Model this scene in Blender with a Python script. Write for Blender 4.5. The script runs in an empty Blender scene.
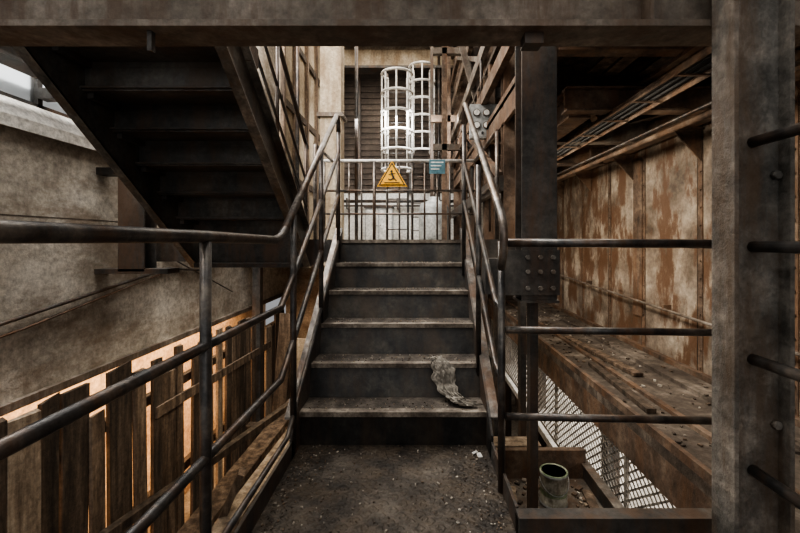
import bpy, bmesh, math, random
from mathutils import Vector, Matrix, noise
random.seed(7)
S=bpy.context.scene

# ------------------------------------------------------------ materials
SAT=.76
def ds(c):
    l=.3*c[0]+.59*c[1]+.11*c[2]
    return tuple(l+(v-l)*SAT for v in c)
def mat(name, cols, scale=2.0, rough=.75, metal=0.0, bump=.25, streak=None, streak_amt=.5, stretch=(1,1,1), fine=25, pos=(.34,.5,.66), sth=(.46,.60), grime=.55, sst=(3.5,3.5,.6), sat=True):
    if sat: cols=[ds(c) for c in cols]
    m=bpy.data.materials.new(name); m.use_nodes=True
    nt=m.node_tree; N=nt.nodes; L=nt.links
    bs=N['Principled BSDF']
    tc=N.new('ShaderNodeTexCoord'); mp=N.new('ShaderNodeMapping'); mp.inputs['Scale'].default_value=stretch
    L.new(tc.outputs['Object'],mp.inputs['Vector'])
    n1=N.new('ShaderNodeTexNoise'); n1.inputs['Scale'].default_value=scale; n1.inputs['Detail'].default_value=9; n1.inputs['Roughness'].default_value=.65
    L.new(mp.outputs['Vector'],n1.inputs['Vector'])
    cr=N.new('ShaderNodeValToRGB'); e=cr.color_ramp.elements
    e[0].position=pos[0]; e[0].color=(*cols[0],1); e[1].position=pos[2]; e[1].color=(*cols[2],1)
    k=e.new(pos[1]); k.color=(*cols[1],1)
    L.new(n1.outputs['Fac'],cr.inputs['Fac'])
    out=cr.outputs['Color']
    n2=N.new('ShaderNodeTexNoise'); n2.inputs['Scale'].default_value=fine; n2.inputs['Detail'].default_value=6; n2.inputs['Roughness'].default_value=.7
    L.new(tc.outputs['Object'],n2.inputs['Vector'])
    mr=N.new('ShaderNodeMapRange'); mr.inputs[1].default_value=.3; mr.inputs[2].default_value=.7; mr.inputs[3].default_value=grime; mr.inputs[4].default_value=1.35
    L.new(n2.outputs['Fac'],mr.inputs[0])
    mx=N.new('ShaderNodeMix'); mx.data_type='RGBA'; mx.blend_type='MULTIPLY'; mx.inputs['Factor'].default_value=1
    L.new(out,mx.inputs['A']); L.new(mr.outputs[0],mx.inputs['B']); out=mx.outputs['Result']
    if streak:
        m2=N.new('ShaderNodeMapping'); m2.inputs['Scale'].default_value=sst
        L.new(tc.outputs['Object'],m2.inputs['Vector'])
        n3=N.new('ShaderNodeTexNoise'); n3.inputs['Scale'].default_value=1.8; n3.inputs['Detail'].default_value=10; n3.inputs['Roughness'].default_value=.72
        L.new(m2.outputs['Vector'],n3.inputs['Vector'])
        r2=N.new('ShaderNodeMapRange'); r2.inputs[1].default_value=sth[0]; r2.inputs[2].default_value=sth[1]; r2.inputs[3].default_value=0; r2.inputs[4].default_value=streak_amt
        L.new(n3.outputs['Fac'],r2.inputs[0])
        x2=N.new('ShaderNodeMix'); x2.data_type='RGBA'; x2.inputs['B'].default_value=(*streak,1)
        L.new(r2.outputs[0],x2.inputs['Factor']); L.new(out,x2.inputs['A']); out=x2.outputs['Result']
    L.new(out,bs.inputs['Base Color'])
    bs.inputs['Roughness'].default_value=rough; bs.inputs['Metallic'].default_value=metal
    if bump:
        b=N.new('ShaderNodeBump'); b.inputs['Strength'].default_value=bump; b.inputs['Distance'].default_value=.01
        ad=N.new('ShaderNodeMath'); ad.operation='ADD'
        L.new(n1.outputs['Fac'],ad.inputs[0]); L.new(n2.outputs['Fac'],ad.inputs[1])
        L.new(ad.outputs[0],b.inputs['Height']); L.new(b.outputs['Normal'],bs.inputs['Normal'])
    return m

STEEL=mat('painted_steel_dark',[(.03,.028,.026),(.065,.06,.055),(.13,.115,.097)],3,.5,.3,.25,streak=(.115,.065,.038),streak_amt=.65)
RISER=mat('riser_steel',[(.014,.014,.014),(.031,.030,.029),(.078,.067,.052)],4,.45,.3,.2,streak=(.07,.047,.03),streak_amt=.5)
TREAD=mat('worn_tread_edge',[(.075,.056,.04),(.17,.133,.098),(.38,.32,.245)],8,.7,0,.5,fine=45)
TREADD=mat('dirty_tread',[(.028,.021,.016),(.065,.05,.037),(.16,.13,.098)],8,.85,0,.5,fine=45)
UNDER=mat('stair_underside',[(.036,.035,.033),(.08,.077,.07),(.15,.137,.118)],3,.45,.3,.35,streak=(.10,.066,.042),streak_amt=.65)
PIPE=mat('worn_pipe',[(.06,.052,.045),(.15,.13,.115),(.32,.285,.245)],9,.33,.6,.2,streak=(.15,.08,.042),streak_amt=.6)
PIPED=mat('dark_pipe',[(.03,.03,.032),(.075,.072,.071),(.17,.148,.125)],9,.35,.5,.2,streak=(.12,.066,.036),streak_amt=.6)
RUST=mat('rusty_steel',[(.05,.031,.019),(.14,.086,.052),(.28,.19,.12)],4,.8,.1,.5,streak=(.18,.092,.046),streak_amt=.6)
BEAM=mat('dusty_beam',[(.08,.063,.047),(.17,.135,.10),(.31,.255,.20)],2.5,.7,0,.5,streak=(.095,.056,.034),streak_amt=.7)
COL=mat('column_steel',[(.06,.057,.05),(.16,.147,.127),(.34,.295,.24)],5,.5,.2,.6,streak=(.11,.07,.042),streak_amt=.7,fine=35)
CONC=mat('stained_concrete',[(.21,.17,.125),(.50,.44,.355),(.82,.76,.66)],.9,.9,0,.5,streak=(.19,.135,.09),streak_amt=.72,sth=(.47,.62),sst=(.8,.55,1.5))
CONCR=mat('rust_stained_panel',[(.10,.068,.042),(.27,.205,.145),(.52,.43,.32)],2.2,.6,.1,.5,streak=(.13,.066,.034),streak_amt=.92,sst=(2.2,2.2,.9),sth=(.47,.54),fine=14)
LEDGE=mat('dirty_ledge',[(.045,.031,.022),(.115,.085,.06),(.28,.225,.17)],3.2,.85,0,.8,fine=14,streak=(.045,.032,.023),streak_amt=.6)
PALE=mat('pale_dusty_slab',[(.26,.23,.19),(.42,.385,.33),(.60,.56,.50)],2,.9,0,.4)
PEACH=mat('ochre_render_coat',[(.34,.20,.11),(.50,.33,.19),(.66,.48,.31)],2,.9,0,.4)
WHITE=mat('whitewash',[(.6,.57,.51),(.8,.77,.71),(.9,.88,.82)],1.5,.85,0,.2)
CAGE=mat('white_paint_metal',[(.5,.47,.42),(.7,.67,.62),(.85,.82,.76)],6,.5,.1,.1)
YWALL=mat('ochre_plaster',[(.26,.19,.11),(.48,.375,.235),(.66,.56,.40)],1.3,.85,0,.3,streak=(.2,.12,.06),streak_amt=.5)
W1=mat('wood_boards',[(.05,.03,.017),(.145,.09,.051),(.29,.197,.12)],3,.85,0,.5,stretch=(5,5,.5))
W2=mat('wood_boards_pale',[(.18,.122,.075),(.34,.245,.155),(.5,.385,.26)],3,.85,0,.5,stretch=(5,5,.5))
W3=mat('wood_boards_dark',[(.025,.017,.011),(.075,.048,.028),(.15,.10,.062)],3,.85,0,.5,stretch=(5,5,.5))
MESH=mat('expanded_metal',[(.16,.13,.10),(.28,.245,.2),(.4,.36,.3)],6,.5,.3,.1)
CORR=mat('brown_sheet',[(.035,.023,.016),(.08,.055,.038),(.15,.108,.076)],1.5,.8,0,.3)
GREY=mat('grey_enclosure',[(.20,.21,.20),(.36,.37,.36),(.48,.48,.46)],4,.5,.1,.1)
TRAYM=mat('tray_sheet',[(.08,.065,.05),(.16,.13,.10),(.30,.26,.21)],5,.6,.2,.4,streak=(.13,.07,.037),streak_amt=.8)
BLACK=mat('black_print',[(.01,.01,.01),(.015,.015,.015),(.03,.03,.03)],4,.6,0,0)
YEL=mat('yellow_sign_paint',[(.8,.36,.01),(.9,.45,.02),(.95,.5,.04)],6,.5,0,0,grime=.85,sat=False)
TEAL=mat('blue_sign_paint',[(.05,.12,.15),(.07,.165,.20),(.1,.22,.27)],6,.5,0,0,sat=False)
CLOTH=mat('grey_cloth',[(.14,.12,.095),(.27,.24,.195),(.42,.38,.32)],6,.95,0,.3)
GROUND=mat('rubble_ground',[(.12,.09,.06),(.24,.19,.14),(.38,.32,.25)],1.5,.95,0,.6)
CANW=mat('can_label_white',[(.22,.20,.15),(.42,.40,.33),(.62,.59,.5)],14,.6,.0,.1,sat=False,streak=(.13,.10,.07),streak_amt=.7,sst=(12,12,6))
CANG=mat('can_label_green',[(.12,.17,.09),(.20,.26,.15),(.36,.39,.28)],14,.6,.0,.1,sat=False,streak=(.13,.10,.07),streak_amt=.7,sst=(12,12,6))
LIDG=mat('can_lid_green',[(.14,.20,.12),(.25,.31,.20),(.5,.5,.41)],14,.5,.0,.1,sat=False)

def checker():
    m=mat('checker_plate',[(.02,.015,.012),(.058,.045,.034),(.16,.13,.098)],4.0,.55,.25,.5,streak=(.11,.083,.058),streak_amt=.6,fine=55,grime=.4)
    nt=m.node_tree;N=nt.nodes;L=nt.links;bs=N['Principled BSDF']
    tc=N.new('ShaderNodeTexCoord'); hs=[]
    for a,off in ((.785,0),(-.785,.5)):
        mp=N.new('ShaderNodeMapping'); mp.inputs['Rotation'].default_value=(0,0,a); mp.inputs['Scale'].default_value=(34,34,34)
        L.new(tc.outputs['Object'],mp.inputs['Vector'])
        v=N.new('ShaderNodeTexVoronoi'); v.inputs['Randomness'].default_value=0; v.inputs['Scale'].default_value=1
        m2=N.new('ShaderNodeMapping'); m2.inputs['Scale'].default_value=(1,.55,1); m2.inputs['Location'].default_value=(off,off,0)
        L.new(mp.outputs[0],m2.inputs[0]); L.new(m2.outputs[0],v.inputs['Vector'])
        r=N.new('ShaderNodeMapRange'); r.inputs[1].default_value=.18; r.inputs[2].default_value=.32; r.inputs[3].default_value=1; r.inputs[4].default_value=0
        L.new(v.outputs['Distance'],r.inputs[0]); hs.append(r.outputs[0])
    mxm=N.new('ShaderNodeMath'); mxm.operation='MAXIMUM'; L.new(hs[0],mxm.inputs[0]); L.new(hs[1],mxm.inputs[1])
    b=N.new('ShaderNodeBump'); b.inputs['Strength'].default_value=.7; b.inputs['Distance'].default_value=.005
    old=[l.from_socket for l in nt.links if l.to_socket==bs.inputs['Normal']][0]
    L.new(old,b.inputs['Normal']); L.new(mxm.outputs[0],b.inputs['Height']); L.new(b.outputs[0],bs.inputs['Normal'])
    return m
CHK=checker()
glass=bpy.data.materials.new('dusty_glass'); glass.use_nodes=True
g=glass.node_tree.nodes['Principled BSDF']; g.inputs['Base Color'].default_value=(.9,.92,.9,1); g.inputs['Transmission Weight'].default_value=1; g.inputs['Roughness'].default_value=.35

# ------------------------------------------------------------ builder
class B:
    def __init__(s,name): s.name=name; s.bm=bmesh.new(); s.m=[]
    def mi(s,m):
        if m not in s.m: s.m.append(m)
        return s.m.index(m)
    def face(s,pts,m):
        vs=[s.bm.verts.new(p) for p in pts]; f=s.bm.faces.new(vs); f.material_index=s.mi(m); return f
    def box(s,x0,x1,y0,y1,z0,z1,m):
        s.obox([(x0,y0,z0),(x1,y0,z0),(x1,y1,z0),(x0,y1,z0),(x0,y0,z1),(x1,y0,z1),(x1,y1,z1),(x0,y1,z1)],m)
    def obox(s,c,m):
        v=[s.bm.verts.new(p) for p in c]; k=s.mi(m)
        for q in ((3,2,1,0),(4,5,6,7),(0,1,5,4),(1,2,6,5),(2,3,7,6),(3,0,4,7)):
            f=s.bm.faces.new([v[i] for i in q]); f.material_index=k
    def beam(s,p0,p1,w,h,m,up=(0,0,1)):
        p0=Vector(p0);p1=Vector(p1);d=(p1-p0).normalized();u=Vector(up)
        if abs(d.dot(u))>.98:u=Vector((0,1,0))
        sd=d.cross(u).normalized();u=sd.cross(d).normalized();a=sd*w/2;b=u*h/2
        s.obox([p0-a-b,p0+a-b,p1+a-b,p1-a-b,p0-a+b,p0+a+b,p1+a+b,p1-a+b],m)
    def cyl(s,p0,p1,r,m,seg=12,r2=None,caps=True):
        p0=Vector(p0);p1=Vector(p1);d=(p1-p0).normalized()
        u=Vector((0,0,1)) if abs(d.z)<.9 else Vector((1,0,0))
        a=d.cross(u).normalized();b=d.cross(a);r2=r if r2 is None else r2;k=s.mi(m)
        A=[];C=[]
        for i in range(seg):
            t=2*math.pi*i/seg;o=a*math.cos(t)+b*math.sin(t)
            A.append(s.bm.verts.new(p0+o*r));C.append(s.bm.verts.new(p1+o*r2))
        for i in range(seg):
            j=(i+1)%seg;f=s.bm.faces.new([A[i],A[j],C[j],C[i]]);f.material_index=k;f.smooth=True
        if caps:
            for q in (A[::-1],C): f=s.bm.faces.new(q);f.material_index=k
    def tube(s,pts,r,m,seg=12):
        pts=[Vector(p) for p in pts];k=s.mi(m);rings=[]
        t0=(pts[1]-pts[0]).normalized();u=Vector((1,0,0)) if abs(t0.x)<.9 else Vector((0,1,0))
        a=(u-t0*u.dot(t0)).normalized()
        for i,p in enumerate(pts):
            if i==0:t=t0
            elif i==len(pts)-1:t=(pts[i]-pts[i-1]).normalized()
            else:t=((pts[i]-pts[i-1]).normalized()+(pts[i+1]-pts[i]).normalized()).normalized()
            a=(a-t*a.dot(t)).normalized();b=t.cross(a)
            rings.append([s.bm.verts.new(p+(a*math.cos(2*math.pi*j/seg)+b*math.sin(2*math.pi*j/seg))*r) for j in range(seg)])
        for q in range(len(rings)-1):
            for j in range(seg):
                f=s.bm.faces.new([rings[q][j],rings[q][(j+1)%seg],rings[q+1][(j+1)%seg],rings[q+1][j]]);f.material_index=k;f.smooth=True
        for q in (rings[0][::-1],rings[-1]): f=s.bm.faces.new(q);f.material_index=k
    def prismx(s,yz,x0,x1,m):
        k=s.mi(m);A=[s.bm.verts.new((x0,y,z)) for y,z in yz];C=[s.bm.verts.new((x1,y,z)) for y,z in yz];n=len(yz)
        for i in range(n):
            j=(i+1)%n;f=s.bm.faces.new([A[i],A[j],C[j],C[i]]);f.material_index=k
        for q in (A[::-1],C): f=s.bm.faces.new(q);f.material_index=k
    def prismy(s,xz,y0,y1,m):
        k=s.mi(m);A=[s.bm.verts.new((x,y0,z)) for x,z in xz];C=[s.bm.verts.new((x,y1,z)) for x,z in xz];n=len(xz)
        for i in range(n):
            j=(i+1)%n;f=s.bm.faces.new([A[i],A[j],C[j],C[i]]);f.material_index=k
        for q in (A[::-1],C): f=s.bm.faces.new(q);f.material_index=k
    def hy(s,x0,x1,y0,y1,z0,z1,t,m):
        s.box(x0,x0+t,y0,y1,z0,z1,m);s.box(x1-t,x1,y0,y1,z0,z1,m);c=(y0+y1)/2;s.box(x0+t,x1-t,c-t/2,c+t/2,z0,z1,m)
    def hx(s,x0,x1,y0,y1,z0,z1,t,m):
        s.box(x0,x1,y0,y0+t,z0,z1,m);s.box(x0,x1,y1-t,y1,z0,z1,m);c=(x0+x1)/2;s.box(c-t/2,c+t/2,y0+t,y1-t,z0,z1,m)
    def ix(s,x0,x1,y0,y1,z0,z1,t,m):
        s.box(x0,x1,y0,y1,z0,z0+t,m);s.box(x0,x1,y0,y1,z1-t,z1,m);c=(y0+y1)/2;s.box(x0,x1,c-t/2,c+t/2,z0+t,z1-t,m)
    def iy(s,x0,x1,y0,y1,z0,z1,t,m):
        s.box(x0,x1,y0,y1,z0,z0+t,m);s.box(x0,x1,y0,y1,z1-t,z1,m);c=(x0+x1)/2;s.box(c-t/2,c+t/2,y0,y1,z0+t,z1-t,m)
    def done(s,bev=0):
        bmesh.ops.recalc_face_normals(s.bm,faces=s.bm.faces)
        me=bpy.data.meshes.new(s.name);s.bm.to_mesh(me);s.bm.free()
        for m in s.m: me.materials.append(m)
        o=bpy.data.objects.new(s.name,me);S.collection.objects.link(o)
        if bev:
            md=o.modifiers.new('bev','BEVEL');md.width=bev;md.segments=1;md.limit_method='ANGLE'
        return o

XL,XR=-.618,.382
R=.185; G=.25; Y0=2.19
SL=R/G

# ------------------------------------------------------------ room shell
b=B('ground_floor'); b.box(-3.6,2.5,-2,9.6,-2.75,-2.6,GROUND); b.done()
b=B('wall_left')
b.box(-2.9,-2.7,-1.5,9.2,.02,1.9,CONC)
b.prismy([(-2.9,1.9),(-2.7,1.9),(-2.62,1.84),(-2.62,1.92),(-2.72,2.06),(-2.9,2.06)],-1.5,9.2,WHITE)
b.box(-2.9,-2.7,-1.5,9.2,3.0,5.4,CONC)
b.box(-3.5,-3.35,-1.5,9.2,-2.6,.3,PEACH)
b.box(-2.703,-2.697,-1.5,9.2,1.27,1.275,LEDGE)
b.box(-2.705,-2.66,-1.5,9.2,-.03,.03,BEAM)
b.done()
b=B('wall_right')
b.box(2.25,2.4,-1.5,9.2,-2.6,5.4,CONCR)
b.done()
b=B('wall_panel_battens')
for y in (1.6,2.4,3.2,4.0,4.7,5.45,6.2,7.0):
    b.box(2.243,2.25,y,y+.05,-.0,2.0,RUST); b.box(2.241,2.25,y+.05,y+.058,0,2.0,W3)
    for i in range(14): b.cyl((2.243,y+.022,.1+i*.14),(2.233,y+.022,.1+i*.14),.009,RUST,6)
b.box(2.235,2.25,4.04,4.20,.35,1.9,RUST)
b.box(2.2,2.25,1.3,7.6,.02,.07,RUST)
b.box(2.243,2.25,1.3,7.6,1.05,1.09,CONCR); b.box(2.241,2.25,1.3,7.6,1.045,1.05,W3)
for i in range(40): b.cyl((2.243,1.4+i*.155,1.07),(2.235,1.4+i*.155,1.07),.008,RUST,6)
b.done()
b=B('wall_back')
b.box(-2.9,2.4,9.2,9.35,-2.6,1.05,CONC); b.box(-2.9,2.4,9.2,9.35,1.05,2.15,WHITE); b.box(-2.9,2.4,9.2,9.35,2.15,5.4,CORR)
z=2.2
while z<5.3: b.box(-2.7,2.25,9.16,9.2,z,z+.05,CORR); z+=.13
for x in (-1.3,-.15,.9): b.box(x,x+.09,9.08,9.16,2.15,5.3,STEEL)
b.done()
b=B('ceiling')
for (x0,x1,y0,y1) in ((-3.0,2.4,-2,-.6),(-3.0,-2.3,-.6,9.35),(1.3,2.4,-.6,9.35),(-2.3,1.3,5.2,5.8),(-2.3,1.3,8.4,9.35),(-.6,-.3,-.6,5.2)):
    b.box(x0,x1,y0,y1,5.4,5.5,CORR)
for y in (5.6,6.3,7.0,7.7,8.4): b.box(-2.7,2.25,y,y+.12,5.15,5.4,RUST)
b.done()
b=B('trim_1'); b.box(-2.7,2.25,8.6,8.85,4.75,5.15,YWALL); b.box(-2.7,2.25,8.55,8.9,5.1,5.16,BEAM); b.box(-2.7,2.25,8.55,8.9,4.70,4.75,STEEL); b.done()

b=B('window_1')
y=-1.4
b.box(-2.82,-2.76,-1.5,9.2,2.06,2.1,STEEL);b.box(-2.82,-2.76,-1.5,9.2,2.95,3.0,STEEL);b.box(-2.82,-2.76,-1.5,9.2,2.5,2.53,STEEL)
while y<9.1: b.box(-2.82,-2.76,y,y+.04,2.06,3.0,STEEL); y+=.55
b.box(-2.795,-2.79,-1.5,9.2,2.08,2.97,glass)
b.done()
b=B('crane_rail_beam')
b.iy(-2.62,-2.46,-1.5,8.0,2.22,2.42,.02,STEEL)
for y in (-1,1.0,3.0,5.0,7.0): b.box(-2.76,-2.6,y,y+.08,2.14,2.22,STEEL)
b.done()
b=B('wall_conduit')
b.tube([(-2.68,.5,.28),(-2.67,2.62,.56),(-2.67,4.43,.80),(-2.67,5.2,.72),(-2.67,6.5,.95)],.014,STEEL,8)
b.tube([(-2.68,4.2,1.02),(-2.67,5.0,.72),(-2.67,6.0,.35)],.008,STEEL,6)
b.tube([(-2.68,.5,.22),(-2.67,2.8,.50),(-2.67,4.43,.77)],.009,RUST,6)
b.done()
b=B('wall_bracket_post')
b.hx(-2.5,-2.28,3.45,3.62,.84,1.72,.015,STEEL); b.box(-2.7,-2.08,3.45,3.62,.82,.86,STEEL); b.box(-2.7,-2.28,3.47,3.6,1.66,1.72,STEEL); b.done()

# ------------------------------------------------------------ wood hoarding
b=B('timber_hoarding')
y=1.2
while y<8.0:
    w=random.uniform(.12,.26); t=random.uniform(-.06,.04)+.05-.035*(y-2.4); tl=random.uniform(-.05,.05); dx=random.uniform(-.03,.03)
    m=random.choice([W1,W1,W2,W3,W1,W3,W3])
    if random.random()<.18: t-=.2
    x=-2.46+dx
    b.obox([(x,y,-2.6),(x+.03,y,-2.6),(x+.03,y+w,-2.6),(x,y+w,-2.6),(x,y+tl,t),(x+.03,y+tl,t),(x+.03,y+w+tl,t+random.uniform(-.04,.04)),(x,y+w+tl,t)],m)
    y+=w+random.choice([.01,.02,.03,.05,.07])
for z in (-.45,-1.4): b.box(-2.56,-2.5,1.0,8.0,z,z+.09,W3)
b.beam((-2.40,3.8,-.5),(-2.40,6.8,-.62),.025,.10,W1)
b.done()
b=B('timber_stack')
b.beam((-1.5,2.3,-1.15),(-1.15,5.2,-.85),.16,.14,W2)
b.beam((-1.85,2.6,-1.3),(-1.55,5.4,-1.0),.2,.05,W1)
b.beam((-1.25,2.1,-1.5),(-1.0,4.8,-1.3),.22,.05,W2)
b.beam((-2.1,3.0,-2.55),(-1.35,3.2,-.7),.12,.05,W1)
b.beam((-1.75,4.2,-2.55),(-1.2,4.3,-.5),.2,.04,W2)
b.beam((-1.5,4.9,-2.55),(-1.35,5.0,-.1),.22,.04,W2)
b.beam((-1.9,5.4,-2.55),(-1.75,5.6,.1),.18,.04,W1)
b.beam((-1.9,4.8,-2.55),(-1.9,4.8,-1.05),.12,.12,W3)
b.beam((-1.3,2.6,-2.6),(-1.3,2.6,-1.1),.12,.12,W3)
b.beam((-2.3,2.0,-.9),(-.9,5.5,-.55),.06,.06,W3)
b.done()

# ------------------------------------------------------------ near platform
b=B('checker_plate_platform')
b.box(XL,XR,-1.2,2.25,-.012,0,CHK); b.box(XR,1.05,-1.2,1.5,-.012,0,CHK)
b.box(XL-.012,XL,-1.2,2.1,-.18,.09,STEEL)
b.box(XR,1.15,1.5,1.515,-.18,.085,STEEL); b.box(XR,1.15,1.515,1.56,.07,.085,STEEL)
b.box(XL,XR,2.18,2.25,-.18,-.012,STEEL)
b.box(XR,XR+.012,1.56,2.1,-.18,.09,STEEL)
for y in (-.9,0,.9): b.box(XL,XR,y,y+.06,-.15,-.012,STEEL)
for x in (XL-.05,XR): b.box(x,x+.05,1.9,1.94,-2.6,-.18,STEEL)
for x in (XL-.05,.85): b.box(x,x+.05,-1.15,-1.09,-2.6,-.15,STEEL)
b.done()

# ------------------------------------------------------------ main staircase
b=B('steel_staircase')
for i in range(5):
    y=Y0+G*i; z=R*(i+1)
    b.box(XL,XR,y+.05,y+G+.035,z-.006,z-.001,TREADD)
    b.box(XL,XR,y,y+.05,z-.006,z,TREAD)
    b.box(XL,XR,y,y+.010,z-.026,z-.006,TREAD)
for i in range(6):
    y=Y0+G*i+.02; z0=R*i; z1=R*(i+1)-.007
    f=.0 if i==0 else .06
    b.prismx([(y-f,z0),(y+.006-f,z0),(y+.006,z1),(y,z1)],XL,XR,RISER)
def strg(y): return R+SL*(y-Y0)
for x in (XL-.012,XR):
    t=.055
    b.prismx([(2.06,0),(2.06,.12),(2.12,strg(2.12)+t),(3.5,strg(3.5)+t),(3.5,strg(3.5)-.24),(2.25,-.02)],x,x+.012,STEEL)
    sx=-.045 if x<0 else .012
    b.prismx([(2.12,strg(2.12)+t-.012),(2.12,strg(2.12)+t),(3.5,strg(3.5)+t),(3.5,strg(3.5)+t-.012)],x+sx,x+sx+.045,PIPE)
b.done()

# ------------------------------------------------------------ upper landing
b=B('steel_landing')
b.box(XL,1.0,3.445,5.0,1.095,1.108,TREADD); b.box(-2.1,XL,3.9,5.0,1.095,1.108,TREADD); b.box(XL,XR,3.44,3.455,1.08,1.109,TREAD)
b.box(-2.1,XL,3.89,3.9,.86,1.11,STEEL); b.box(XL-.02,XL-.01,3.5,3.9,.88,1.11,STEEL); b.box(XR+.012,1.0,3.43,3.44,.88,1.11,STEEL)
b.box(-2.1,1.0,4.99,5.0,.9,1.11,STEEL)
for x in (0,.5,.95): b.box(x,x+.05,3.46,4.99,.92,1.095,STEEL)
for x in (-2.1,-1.4,-.7): b.box(x,x+.05,3.9,4.99,.92,1.095,STEEL)
for y in (3.9,4.91): b.box(-2.7,-2.1,y,y+.08,.9,1.09,STEEL)
for x,y in ((.95,4.9),(.9,3.5)): b.box(x,x+.05,y,y+.09,-2.6,.92,STEEL)
b.box(-.62,-.57,3.5,3.58,-2.6,.9,STEEL)
b.done()

# ------------------------------------------------------------ upper flight
b=B('steel_staircase')
ux0,ux1=-2.05,-1.05
def ub(y): return .83+.735*(3.9-y)
n=11
for j in range(n):
    yr=3.80-G*j; z=1.11+R*(j+1)
    b.box(ux0,ux1,yr-G-.03,yr+.02,z-.012,z,UNDER)
    b.box(ux0,ux1,yr-.006,yr,z-R,z-.012,UNDER)
    b.box(ux0,ux1,yr-.01,yr+.02,z-.045,z-.012,UNDER)
    b.box(ux0,ux1,yr-.05,yr-.006,z-R-.0,z-R+.012,UNDER)
    for x in (ux0+.012,ux1-.05): b.box(x,x+.038,yr-G,yr-.01,z-.05,z-.012,STEEL)
for x in (ux0-.012,ux1):
    b.prismx([(3.88,.845),(3.88,1.25),(1.05,ub(1.05)+.36),(1.05,ub(1.05))],x,x+.014,UNDER)
    for dz in (0,.345):
        xx=x-.0 if x>-1.5 else x-.05
        b.prismx([(3.88,ub(3.88)+dz),(3.88,ub(3.88)+dz+.015),(1.05,ub(1.05)+dz+.015),(1.05,ub(1.05)+dz)],xx,xx+.064,COL)
b.box(ux0,ux1,3.80,3.88,.85,.89,STEEL)
b.box(-1.034,-1.0,2.5,2.62,2.2,2.32,RUST)
b.done()
b=B('pipe_railing')
for dz,r in ((1.2,.019),(.85,.012),(.6,.012)):
    b.tube([(-1.04,3.95,ub(3.95)+dz),(-1.04,1.1,ub(1.1)+dz)],r,PIPED,10)
for y in (3.9,3.1,2.3,1.5): b.cyl((-1.04,y,ub(y)+.36),(-1.04,y,ub(y)+1.2),.015,PIPED,10)
b.done()

# ------------------------------------------------------------ railings
def rz(y,base): return base if y<1.9 else base+.715*(y-1.9)
b=B('pipe_railing')
x=XL-.005
b.tube([(x,-1.1,1.125),(x,1.22,1.115),(x,1.82,1.105),(x,1.9,1.12),(x,1.97,1.16),(x,3.26,2.09),(x,3.30,2.10),(x,3.33,2.06),(x,3.335,1.98)],.0185,PIPED,14)
b.tube([(x,1.97,1.161),(x,3.26,2.093)],.0195,PIPE,14)  # brighter overlay on the slope: shiny metal plus its lit look, in the colour
for base in (.79,.455):
    b.tube([(x,-1.1,base),(x,1.90,base),(x,1.98,base+.05),(x,3.335,base+.05+.715*1.355)],.0155,PIPED,12)
b.tube([(x,1.2,.14),(x,2.0,.14),(x,3.335,1.10)],.012,PIPED,10)
for y in (-.6,1.22): 
    b.cyl((x,y,-.12),(x,y,1.1),.0165,PIPED)
    b.box(x-.02,x+.02,y-.03,y+.03,-.12,.05,STEEL)
for y,t in ((2.10,1.25),(2.72,1.70),(3.335,2.0)):
    b.cyl((x,y,strg(y)-.08),(x,y,t),.0165,PIPED)
b.done()
b=B('pipe_railing')
x=XR-.002
b.tube([(x,1.80,.98),(x,1.765,1.05),(x,1.755,1.12),(x,1.77,1.18),(x,1.81,1.225),(x,3.1,2.13),(x,3.14,2.14),(x,3.17,2.1),(x,3.175,2.0)],.0185,PIPE,14)
for base in (.80,.50):
    b.tube([(x,1.80,base),(x,1.93,base+.02),(x,3.175,base+.02+.715*1.245)],.014,PIPED,12)
b.cyl((x,1.80,-.15),(x,1.80,1.1),.0165,PIPED)
for y in (2.45,3.175): b.cyl((x,y,strg(y)-.08),(x,y,rz(y,1.1)+.06),.0165,PIPED)
b.done()
b=B('pipe_railing')
for z,r in ((1.093,.0185),(.713,.016),(.335,.016)):
    b.tube([(XR+.015,1.79,z),(1.42,1.75,z-.005)],r,PIPED,12)
b.cyl((1.42,1.75,0),(1.42,1.75,1.1),.018,PIPED)
b.done()
b=B('pipe_railing')
for z in (1.40,1.085,.745,.41):
    b.tube([(1.02,-1.1,z),(1.02,1.24,z)],.0165,PIPED,12)
b.cyl((1.02,-.8,0),(1.02,-.8,1.4),.018,PIPED)
b.done()
b=B('guard_railing')
yy=4.95
for z,r in ((2.06,.02),(1.70,.014),(1.42,.012)): b.tube([(-1.1,yy,z),(.72,yy,z)],r,CAGE if r==.02 else PIPE,10)
xx=-1.1
while xx<.75: b.cyl((xx,yy,1.1),(xx,yy,2.06),.02 if abs((xx+1.1)%.6)<.01 else .011,PIPE,8); xx+=.152
b.tube([(.72,yy,2.06),(.72,3.6,2.06)],.018,PIPE,10); b.tube([(.72,yy,1.6),(.72,3.6,1.6)],.014,PIPE,10)
b.cyl((.72,3.6,1.1),(.72,3.6,2.06),.018,PIPE,10)
b.tube([(-1.0,yy,2.06),(-1.0,4.1,2.06)],.018,PIPE,10)
b.cyl((-1.0,4.1,1.1),(-1.0,4.1,2.06),.018,PIPE,10)
b.done()

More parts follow.
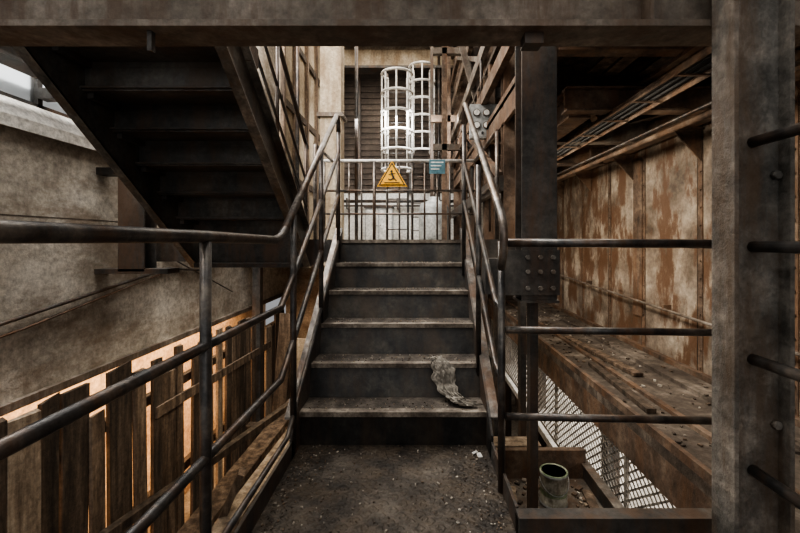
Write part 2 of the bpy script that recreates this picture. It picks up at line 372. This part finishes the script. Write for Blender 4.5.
# signs
b=B('slip_hazard_sign')
cx,cz,y=-.275,1.76,4.905
def tri(w,h,y,m,dz=0):
    pts=[(cx-w/2,cz+dz),(cx+w/2,cz+dz),(cx,cz+h+dz)]
    A=[(p[0],y,p[1]) for p in pts];C=[(p[0],y+.006,p[1]) for p in pts]
    b.face(A,m);b.face(C[::-1],m)
    for i in range(3): j=(i+1)%3;b.face([A[i],C[i],C[j],A[j]],m)
tri(.36,.31,y,YEL,-.015); tri(.325,.28,y-.004,BLACK,-.003); tri(.275,.237,y-.008,YEL,.010)
yb=y-.012
def strip(p,q,w):
    b.beam((cx+p[0],yb,cz+p[1]),(cx+q[0],yb,cz+q[1]),.003,w,BLACK,up=(0,0,1))
b.cyl((cx-.005,yb+.002,cz+.165),(cx-.005,yb-.001,cz+.165),.015,BLACK,12)
strip((-.005,.145),(.02,.085),.024); strip((.02,.085),(-.02,.06),.016); strip((-.02,.06),(-.045,.075),.012)
strip((.02,.085),(.055,.05),.014); strip((-.005,.135),(-.04,.125),.009); strip((.001,.135),(.04,.14),.009)
strip((-.09,.03),(.09,.03),.010)
b.box(cx-.02,cx+.02,y+.006,4.94,1.83,1.86,STEEL)
b.done()
b=B('information_sign')
b.box(.17,.36,4.915,4.922,1.90,2.07,TEAL)
for z in (2.03,1.99,1.95): b.box(.19,.34-(2.03-z)*.6,4.912,4.916,z,z+.012,WHITE)
b.box(.25,.28,4.922,4.93,1.96,2.03,STEEL)
b.done()

# ------------------------------------------------------------ near overhead beam
b=B('overhead_beam')
zz=.04
b.box(-2.7,2.2,1.36,1.375,1.765+zz,2.02+zz,BEAM); b.box(-2.7,2.2,1.30,1.44,1.745+zz,1.765+zz,BEAM); b.box(-2.7,2.2,1.30,1.44,2.02+zz,2.04+zz,BEAM)
b.box(-2.7,2.2,1.345,1.36,1.90+zz,1.915+zz,RUST)
for x in (-2.0,.75,1.4): b.box(x,x+.012,1.305,1.36,1.765+zz,2.02+zz,BEAM)
b.box(.36,.42,1.34,1.40,1.71+zz,1.745+zz,STEEL)
b.box(-.87,-.855,1.33,1.35,1.68+zz,1.765+zz,STEEL)
b.done()
# ------------------------------------------------------------ columns
b=B('steel_column')
b.hy(.935,1.112,1.2,1.292,-2.6,5.4,.013,COL)
for z in (-.0,.55,1.3): 
    for dx in (.03,.15): b.cyl((.935+dx,1.24,z),(.935+dx,1.222,z),.013,COL,6)
b.done()
b=B('steel_column')
b.hx(.595,.79,2.28,2.44,.77,5.4,.014,STEEL)
b.box(.585,.80,2.27,2.45,.755,.77,STEEL)
b.box(.47,.80,2.262,2.274,.80,1.05,STEEL)
for x in (.62,.69,.76):
    for z in (.84,.93,1.01): b.cyl((x,2.262,z),(x,2.245,z),.013,COL,6)
b.box(.655,.70,2.33,2.4,-2.6,.755,STEEL)
b.done()
b=B('tie_beam'); b.box(.396,.595,2.30,2.42,.80,1.0,STEEL); b.done()

# ------------------------------------------------------------ right ledge, mesh, pit
b=B('concrete_ledge')
b.box(1.33,2.25,1.3,9.2,-.06,0,LEDGE)
b.box(1.33,1.35,1.3,9.2,-.24,-.06,RUST); b.box(1.33,1.42,1.3,9.2,-.26,-.24,RUST)
b.box(1.33,1.36,1.3,9.2,0,.05,RUST)
b.box(1.62,1.66,1.3,7.6,0,.025,RUST)
b.box(2.0,2.2,1.3,7.6,0,.03,LEDGE)
for y in (1.4,3.2,5.0,6.8,8.6): b.box(1.5,1.6,y,y+.1,-2.6,-.06,STEEL)
b.box(1.37,2.25,1.3,9.2,-1.02,-.95,PALE)
b.done()
b=B('ledge_rubble')
for i in range(420):
    x=random.uniform(1.40,2.15);y=random.uniform(1.5,6.5);s=random.uniform(.004,.02); a=random.uniform(0,3.1)
    z=.032 if x>1.98 else .002
    b.beam((x,y,z+s*.3),(x+math.cos(a)*s*1.5,y+math.sin(a)*s*1.5,z+s*.35),s,s*.6,random.choice([LEDGE,W1,LEDGE,CONC,W3]))
b.beam((1.5,2.6,.02),(1.55,3.6,.02),.06,.03,W3); b.beam((1.8,3.3,.02),(1.7,4.6,.02),.08,.025,W1)
b.done()
b=B('expanded_mesh_panel')
y0,y1,z0,z1=1.35,6.4,-.80,-.26
dy=.075; hgt=z1-z0; run=hgt*1.3
k=y0-run
while k<y1:
    for sgn in (1,-1):
        pa=(k,z0) ; pb=(k+run,z1)
        if sgn<0: pa=(k,z1);pb=(k+run,z0)
        ya,za=pa;yb_,zb=pb
        if ya<y0: f=(y0-ya)/run; ya,za=y0,za+(zb-za)*f
        if yb_>y1: f=(y1-k)/run; zb=pa[1]+(pb[1]-pa[1])*f; yb_=y1
        if yb_-ya>.01: b.beam((1.345,ya,za),(1.345,yb_,zb),.004,.012,MESH)
    k+=dy
b.box(1.335,1.36,y0,y1,z0-.03,z0,MESH)
for y in (y0,2.6,3.9,5.2,y1-.02): b.box(1.335,1.36,y,y+.02,z0,z1,MESH)
b.done()
b=B('wall_service_pipe')
b.tube([(2.19,1.3,.42),(2.19,7.5,.62)],.012,BEAM,8)
for y in (2,3.6,5.2,6.8): b.box(2.18,2.25,y,y+.02,.42+(y-1.3)*.032,.46+(y-1.3)*.032,RUST)
b.done()
b=B('drip_tray')
b.box(.46,1.22,1.95,2.95,-.62,-.6,TRAYM); b.box(.46,1.22,2.93,2.98,-.62,-.4,RUST); b.box(.46,.92,2.98,3.12,-.42,-.39,W2)
b.box(.44,.47,1.95,2.98,-.62,-.35,STEEL); b.box(1.20,1.23,1.95,2.98,-.62,-.50,STEEL); b.box(.46,1.22,1.93,1.96,-.62,-.54,STEEL)
b.box(1.19,1.25,1.93,2.98,-.50,-.49,TRAYM); b.box(.43,.48,1.96,2.98,-.35,-.34,TRAYM)
for x in (.46,1.14):
    for y in (1.97,2.88): b.box(x,x+.06,y,y+.06,-2.6,-.62,STEEL)
b.box(.47,.86,3.06,3.12,-2.6,-.42,STEEL)
b.done()
def lathe(b,c,prof,m,seg=24,mf=None):
    k=b.mi(m);rings=[]
    for r,z in prof: rings.append([b.bm.verts.new((c[0]+r*math.cos(2*math.pi*i/seg),c[1]+r*math.sin(2*math.pi*i/seg),c[2]+z)) for i in range(seg)])
    for q in range(len(rings)-1):
        kk=k if mf is None or mf[q] is None else b.mi(mf[q])
        for i in range(seg):
            j=(i+1)%seg;f=b.bm.faces.new([rings[q][i],rings[q][j],rings[q+1][j],rings[q+1][i]]);f.material_index=kk;f.smooth=True
    f=b.bm.faces.new(rings[0][::-1]);f.material_index=k; f=b.bm.faces.new(rings[-1]);f.material_index=k
b=B('paint_can')
c=(.90,2.66,-.598)
lathe(b,c,[(.084,0),(.089,.004),(.089,.010),(.084,.014),(.084,.07),(.084,.10),(.084,.19),(.090,.194),(.090,.206)],CANW,mf=[GREY,GREY,GREY,CANW,CANG,CANW,GREY,GREY])
lathe(b,(c[0],c[1],c[2]+.206),[(.090,0),(.086,.004),(.079,.004),(.075,-.004),(.055,-.004),(.05,-.002)],LIDG)
pts=[(c[0]-.093,c[1],c[2]+.17)]+[(c[0]-.093*math.cos(t),c[1]-.09*math.sin(t),c[2]+.17-.08*math.sin(t)) for t in [math.pi*i/10 for i in range(1,10)]]+[(c[0]+.093,c[1],c[2]+.17)]
b.tube(pts,.003,GREY,6)
b.done()
b=B('rubble_pile')
for i in range(260):
    x=random.uniform(.5,1.16);y=random.uniform(2.0,2.9);s=random.uniform(.006,.028)
    if (x-.90)**2+(y-2.66)**2<.019: continue
    b.beam((x,y,-.6+s*.3),(x+random.uniform(-s,s)*1.5,y+s,-.6+s*.4),s,s*.6,random.choice([CONC,W1,LEDGE,W2,RUST]))
b.beam((.55,2.2,-.585),(.66,2.8,-.585),.05,.02,W2); b.beam((1.06,2.1,-.58),(1.15,2.75,-.58),.06,.02,W1)
b.done()

# ------------------------------------------------------------ right overhead deck
b=B('overhead_deck')
b.box(.8,2.25,1.46,8.5,2.33,2.37,W3)
y=1.55
while y<8.4:
    b.ix(.8,2.25,y,y+.09,2.16,2.33,.012,RUST); y+=.72
b.iy(2.0,2.18,1.46,8.5,1.98,2.16,.016,RUST)
b.box(1.55,1.60,1.46,8.5,2.10,2.16,RUST); b.box(1.50,1.55,1.46,8.5,2.14,2.16,RUST)
b.iy(1.05,1.2,2.8,8.5,1.94,2.16,.016,RUST)
b.box(.8,.83,2.6,8.5,2.16,2.42,RUST)
b.ix(1.0,2.0,2.70,2.8,1.96,2.12,.012,RUST)
b.ix(1.2,2.0,3.50,3.6,1.94,2.12,.012,BEAM)
b.ix(1.2,2.0,4.3,4.42,1.9,2.1,.012,RUST)
b.ix(1.2,2.0,6.3,6.42,1.9,2.1,.012,RUST)
x=1.25
while x<2.0: b.box(x,x+.1,1.5,8.4,2.31,2.33,random.choice([W1,W3,W1])); x+=.125
for y in (2.2,3.2,4.2,5.2,6.2,7.2):
    b.prismy([(2.235,1.98),(2.0,1.98),(2.235,1.72)],y,y+.012,RUST); b.box(2.0,2.235,y-.03,y+.04,1.965,1.98,RUST)
b.beam((1.2,2.9,2.10),(2.0,4.25,2.10),.05,.04,RUST); b.beam((2.0,2.9,2.07),(1.2,4.25,2.07),.05,.04,STEEL)
b.beam((1.2,4.5,2.10),(2.0,6.2,2.10),.05,.04,RUST)
b.done()
b=B('ceiling_pipe')
b.tube([(1.8,1.5,1.88),(1.8,8.4,1.88)],.022,RUST,10); b.tube([(1.72,1.5,1.90),(1.72,8.4,1.90)],.012,PIPED,8)
for y in (2.3,4.1,5.9,7.7): b.box(1.71,1.81,y,y+.02,1.90,1.915,RUST); b.box(1.755,1.765,y,y+.02,1.91,2.17,RUST)
b.done()
b=B('cable_tray')
for x in (1.30,1.48): b.box(x,x+.008,1.6,8.3,1.93,1.965,RUST)
y=1.65
while y<8.3: b.box(1.308,1.48,y,y+.02,1.93,1.938,RUST); y+=.4
for x in (1.33,1.37,1.42): b.tube([(x,1.6,1.948),(x+.01,4,1.948),(x-.005,8.3,1.948)],.012,BLACK,6)
for y in (1.62,3.45,5.9): 
    for x in (1.303,1.485): b.cyl((x,y,1.965),(x,y,2.17),.005,STEEL,6)
b.done()
# ------------------------------------------------------------ lattice frame beyond
b=B('steel_frame')
for y in (3.7,4.7,5.9,7.2,8.4):
    b.hx(.80,.92,y,y+.12,1.1 if y<5 else -2.6,5.4,.012,random.choice([STEEL,RUST]))
    for z in (2.75,3.3,3.9,4.5): b.box(.92,2.2,y+.03,y+.1,z,z+.12,random.choice([RUST,STEEL,BEAM]))
for z,m in ((1.55,STEEL),(2.62,RUST),(3.15,BEAM),(3.75,W1),(4.3,RUST),(4.85,STEEL)):
    b.box(.74,.8,2.5 if z>2.6 else 3.7,8.5,z,z+.14,m)
b.beam((.77,3.75,1.7),(.77,5.9,2.6),.05,.06,RUST); b.beam((.77,4.75,3.2),(.77,7.2,4.3),.05,.06,BEAM)
b.beam((.9,3.0,4.4),(.9,5.0,2.9),.06,.09,W1)
b.beam((.6,5.6,3.9),(.95,5.6,2.6),.05,.08,BEAM)
b.box(.45,.53,6.8,6.9,1.1,5.3,RUST); b.box(.6,.66,7.6,7.7,1.1,5.3,RUST); b.box(.30,.36,8.0,8.08,1.1,5.3,STEEL)
b.box(.3,.8,7.6,7.7,3.3,3.42,RUST); b.box(.3,.8,6.8,6.9,2.6,2.7,BEAM);b.box(.3,.8,6.8,6.9,4.2,4.3,BEAM)
b.done()
b=B('upper_walkway')
b.box(.8,2.25,2.6,8.5,3.0,3.05,W3); b.box(.8,2.25,3.0,8.5,4.1,4.15,CORR)
for y in (2.8,3.6,4.4,5.2,6.0,6.8,7.6): b.box(.8,2.25,y,y+.1,2.88,3.0,RUST)
b.done()
b=B('lower_deck_floor'); b.box(-2.7,1.33,6.2,9.2,.98,1.06,PALE)
for x in (-2.5,-.8,1.0): b.box(x,x+.12,6.3,6.42,-2.6,.98,STEEL)
b.done()
b=B('electrical_panel')
dz=-.17
b.box(.62,.98,4.60,4.69,2.42+dz,2.80+dz,GREY); b.box(.635,.965,4.594,4.60,2.435+dz,2.785+dz,GREY)
for i in range(3):
    for j in range(2):
        cx_=.69+.11*i; cz_=2.70-.14*j+dz
        b.cyl((cx_,4.594,cz_),(cx_,4.575,cz_),.04,STEEL,16); b.cyl((cx_,4.575,cz_),(cx_,4.572,cz_),.032,WHITE,16)
for i in range(4): b.cyl((.67+.085*i,4.594,2.475+dz),(.67+.085*i,4.58,2.475+dz),.014,BLACK,10)
b.tube([(.75,4.65,2.8+dz),(.75,4.65,3.15)],.015,PIPED,8); b.tube([(.85,4.65,2.42+dz),(.85,4.65,1.2)],.015,PIPED,8)
b.done()
def cage(cx_,cy,z0,z1,r):
    b=B('caged_ladder')
    z=z0
    while z<=z1+.01:
        pts=[(cx_+r*math.sin(t),cy-r*math.cos(t),z) for t in [math.radians(-140+280*i/20) for i in range(21)]]
        b.tube(pts,.024,CAGE,6); z+=.34
    for d in (-140,-90,-45,0,45,90,140):
        t=math.radians(d); b.cyl((cx_+r*math.sin(t),cy-r*math.cos(t),z0),(cx_+r*math.sin(t),cy-r*math.cos(t),z1),.016,CAGE,6)
    for sx in (-.19,.19): b.cyl((cx_+sx,cy+r*.9,1.06),(cx_+sx,cy+r*.9,z1+.1),.02,PIPED,8)
    z=1.3
    while z<z1: b.cyl((cx_-.19,cy+r*.9,z),(cx_+.19,cy+r*.9,z),.011,PIPED,6); z+=.28
    b.done()
cage(-.32,7.3,2.35,4.06,.27); cage(.14,8.3,2.9,4.6,.25)
b=B('plastered_column'); b.box(-1.46,-1.14,6.3,6.6,1.06,5.4,YWALL); b.box(-1.5,-1.1,6.26,6.64,3.0,3.06,BEAM); b.done()
b=B('partition_wall')
b.box(-2.0,-1.94,5.9,9.2,1.06,5.4,YWALL)
for y in (5.9,6.5,7.2,7.9,8.6): b.box(-1.94,-1.88,y,y+.08,1.06,5.4,W1)
for z in (2.0,3.1,4.2): b.box(-1.94,-1.9,5.9,9.2,z,z+.1,W3)
b.done()
b=B('cabinet')
b.box(-1.0,-.45,8.2,8.6,1.06,1.75,GREY); b.box(-.98,-.74,8.19,8.2,1.1,1.7,CAGE); b.box(-.71,-.47,8.19,8.2,1.1,1.7,CAGE); b.box(-1.02,-.43,8.18,8.62,1.75,1.78,STEEL)
for x in (-.76,-.69): b.cyl((x,8.18,1.4),(x,8.19,1.4),.012,STEEL,8)
b.done()
b=B('storage_tank')
lathe(b,(.35,7.6,1.06),[(.05,.0),(.26,.02),(.28,.08),(.28,.62),(.24,.72),(.10,.78),(.10,.84)],GREY)
b.tube([(.35,7.6,1.88),(.35,7.6,2.0),(.35,7.9,2.05),(.35,9.0,2.05)],.03,STEEL,10)
b.done()
b=B('horizontal_pipe_run')
for z,r in ((1.95,.035),(1.85,.02)): b.tube([(-1.9,8.95,z),(1.2,8.95,z)],r,PIPED,10)
for x in (-1.5,-.4,.7): b.box(x,x+.04,8.92,9.2,1.78,1.81,STEEL); b.box(x,x+.04,8.9,8.92,1.78,2.02,STEEL)
b.done()
b=B('vertical_pipes')
for x,y in ((-1.0,7.0),(-1.75,6.1),(.5,8.6)): b.cyl((x,y,1.06),(x,y,5.4),.03,PIPED,10)
b.done()

# ------------------------------------------------------------ cloth and litter
b=B('crumpled_cloth')
path=[Vector(p) for p in ((.12,2.51,.38),(.135,2.46,.388),(.15,2.425,.378),(.16,2.405,.33),(.175,2.385,.27),(.20,2.34,.222),(.24,2.295,.203),(.285,2.26,.197),(.325,2.24,.195))]
sub=6; nu,nv=(len(path)-1)*sub+1,34; grid=[]
for i in range(nu):
    f=i/sub; q=min(int(f),len(path)-2); p=path[q].lerp(path[q+1],f-q); fr=i/(nu-1)
    w=.024+.036*math.sin(math.pi*min(1,fr*1.1+.05))+.022*noise.noise(Vector((i*.35,0,0)))+(.022 if fr>.75 else 0)
    row=[]
    for j in range(nv):
        t=j/(nv-1)-.5
        ww=w*(1+.5*noise.noise(Vector((i*.3,9 if t>0 else 4,1))))
        o=Vector((t*2*ww,.35*t*ww,0)); nn=noise.noise(Vector((i*.24,j*.35,3)))
        fold=.014*math.sin(j*1.1+i*.2+4*noise.noise(Vector((i*.1,j*.12,8))))+.034*nn+.012*noise.noise(Vector((i*.7,j*.8,5)))
        row.append(b.bm.verts.new(p+o+Vector((.5*fold,-abs(fold)*.8,abs(fold)*.9))))
    grid.append(row)
k=b.mi(CLOTH)
for i in range(nu-1):
    for j in range(nv-1):
        f=b.bm.faces.new([grid[i][j],grid[i][j+1],grid[i+1][j+1],grid[i+1][j]]);f.material_index=k;f.smooth=True
o=b.done(); md=o.modifiers.new('s','SOLIDIFY');md.thickness=.0025; md=o.modifiers.new('ss','SUBSURF');md.levels=1;md.render_levels=1
b=B('floor_litter')
def chip(x,y,z,s,m):
    a=random.uniform(0,6.28);dx,dy=math.cos(a)*s,math.sin(a)*s
    b.beam((x-dx,y-dy,z+.003),(x+dx,y+dy,z+.003),s*random.uniform(.5,1.4),.005,m)
for i in range(1100):
    e=random.random()
    x=random.uniform(XL+.02,XR-.02)
    if e<.65: x=(XL+.02+abs(random.gauss(0,.10))) if random.random()<.5 else (XR-.02-abs(random.gauss(0,.1)))
    x=max(XL+.02,min(XR-.02,x))
    chip(x,random.uniform(.8,2.2),0,random.uniform(.0015,.0055),random.choice([W1,CONC,LEDGE,TREAD,LEDGE]))
for i in range(420):
    q=random.randrange(5); chip(random.uniform(XL+.03,XR-.03),Y0+G*q+random.uniform(.03,.18) ,R*(q+1),random.uniform(.0015,.005),random.choice([W2,CONC,LEDGE,LEDGE]))
chip(.33,2.1,0,.022,WHITE); chip(.31,2.12,.004,.016,WHITE)
b.done()

# ------------------------------------------------------------ lights
def area(name,loc,rot,sx,sy,e,col):
    l=bpy.data.lights.new(name,'AREA');l.shape='RECTANGLE';l.size=sx;l.size_y=sy;l.energy=e;l.color=col
    o=bpy.data.objects.new(name,l);o.location=loc;o.rotation_euler=[math.radians(a) for a in rot];S.collection.objects.link(o)
area('overhead_fill',(-1.45,2.6,5.35),(0,18,0),1.2,4.6,140,(1,.95,.88))  # added area light up in the roof opening, brightens the left side
area('overhead_fill',(-2.15,3.2,5.0),(0,8,0),.3,6.5,310,(1,.96,.90))  # added wash to lift the left wall
area('overhead_fill',(.5,2.4,5.35),(0,0,0),1.5,5.0,75,(1,.94,.86))  # added overhead light for the stairs and right side
area('overhead_fill',(-.5,7.1,5.1),(0,0,0),3.2,2.2,80,(1,.92,.80))  # added overhead light for the rear hall
area('rear_hall_fill',(-.3,7.0,3.2),(55,0,0),2.0,.4,55,(1,.98,.94))  # added fill to whiten the background past the landing
area('hoarding_lamp',(-3.05,4.0,-.05),(0,12,0),.3,7.0,75,(1,.64,.33))
area('hoarding_lamp',(-2.62,4.0,-1.2),(0,90,0),1.6,6.0,90,(1,.62,.32))
area('window_daylight',(-2.74,3.0,2.6),(0,-75,0),.8,7,28,(.95,.97,1))
area('front_fill',(0,-1.9,2.6),(68,0,0),4,2.5,27,(1,.96,.9))  # added fill from behind the camera for the platform, no door there
area('under_deck_fill',(1.15,3.6,1.84),(0,-35,0),.2,3.0,26,(1,.88,.72))  # added warm fill for the right wall, no fixture there
area('deck_fill',(1.5,5.0,.25),(0,170,0),.3,3.5,9,(1,.84,.64))  # added upward fill to warm the beams
area('under_deck_fill',(1.85,4.0,-.3),(0,0,0),.5,5.0,45,(1,.96,.9))  # added light on the pale slab so it shows bright through the mesh
area('under_stair_lamp',(-1.2,4.2,.8),(0,-15,0),.8,1.0,22,(1,.86,.66))
w=bpy.data.worlds.new('w');S.world=w;w.use_nodes=True
w.node_tree.nodes['Background'].inputs[0].default_value=(.97,.98,1,1);w.node_tree.nodes['Background'].inputs[1].default_value=.26
try: S.view_settings.look='AgX - Medium High Contrast'
except Exception as e: print(e)
S.view_settings.exposure=.3

cam=bpy.data.cameras.new('cam');co=bpy.data.objects.new('camera',cam);S.collection.objects.link(co)
co.location=(0,0,1.105);co.rotation_euler=(math.radians(90),0,0)
cam.sensor_width=36;cam.lens=18.45;cam.shift_x=-15/800;cam.shift_y=-26.5/800;cam.clip_start=.02
S.camera=co
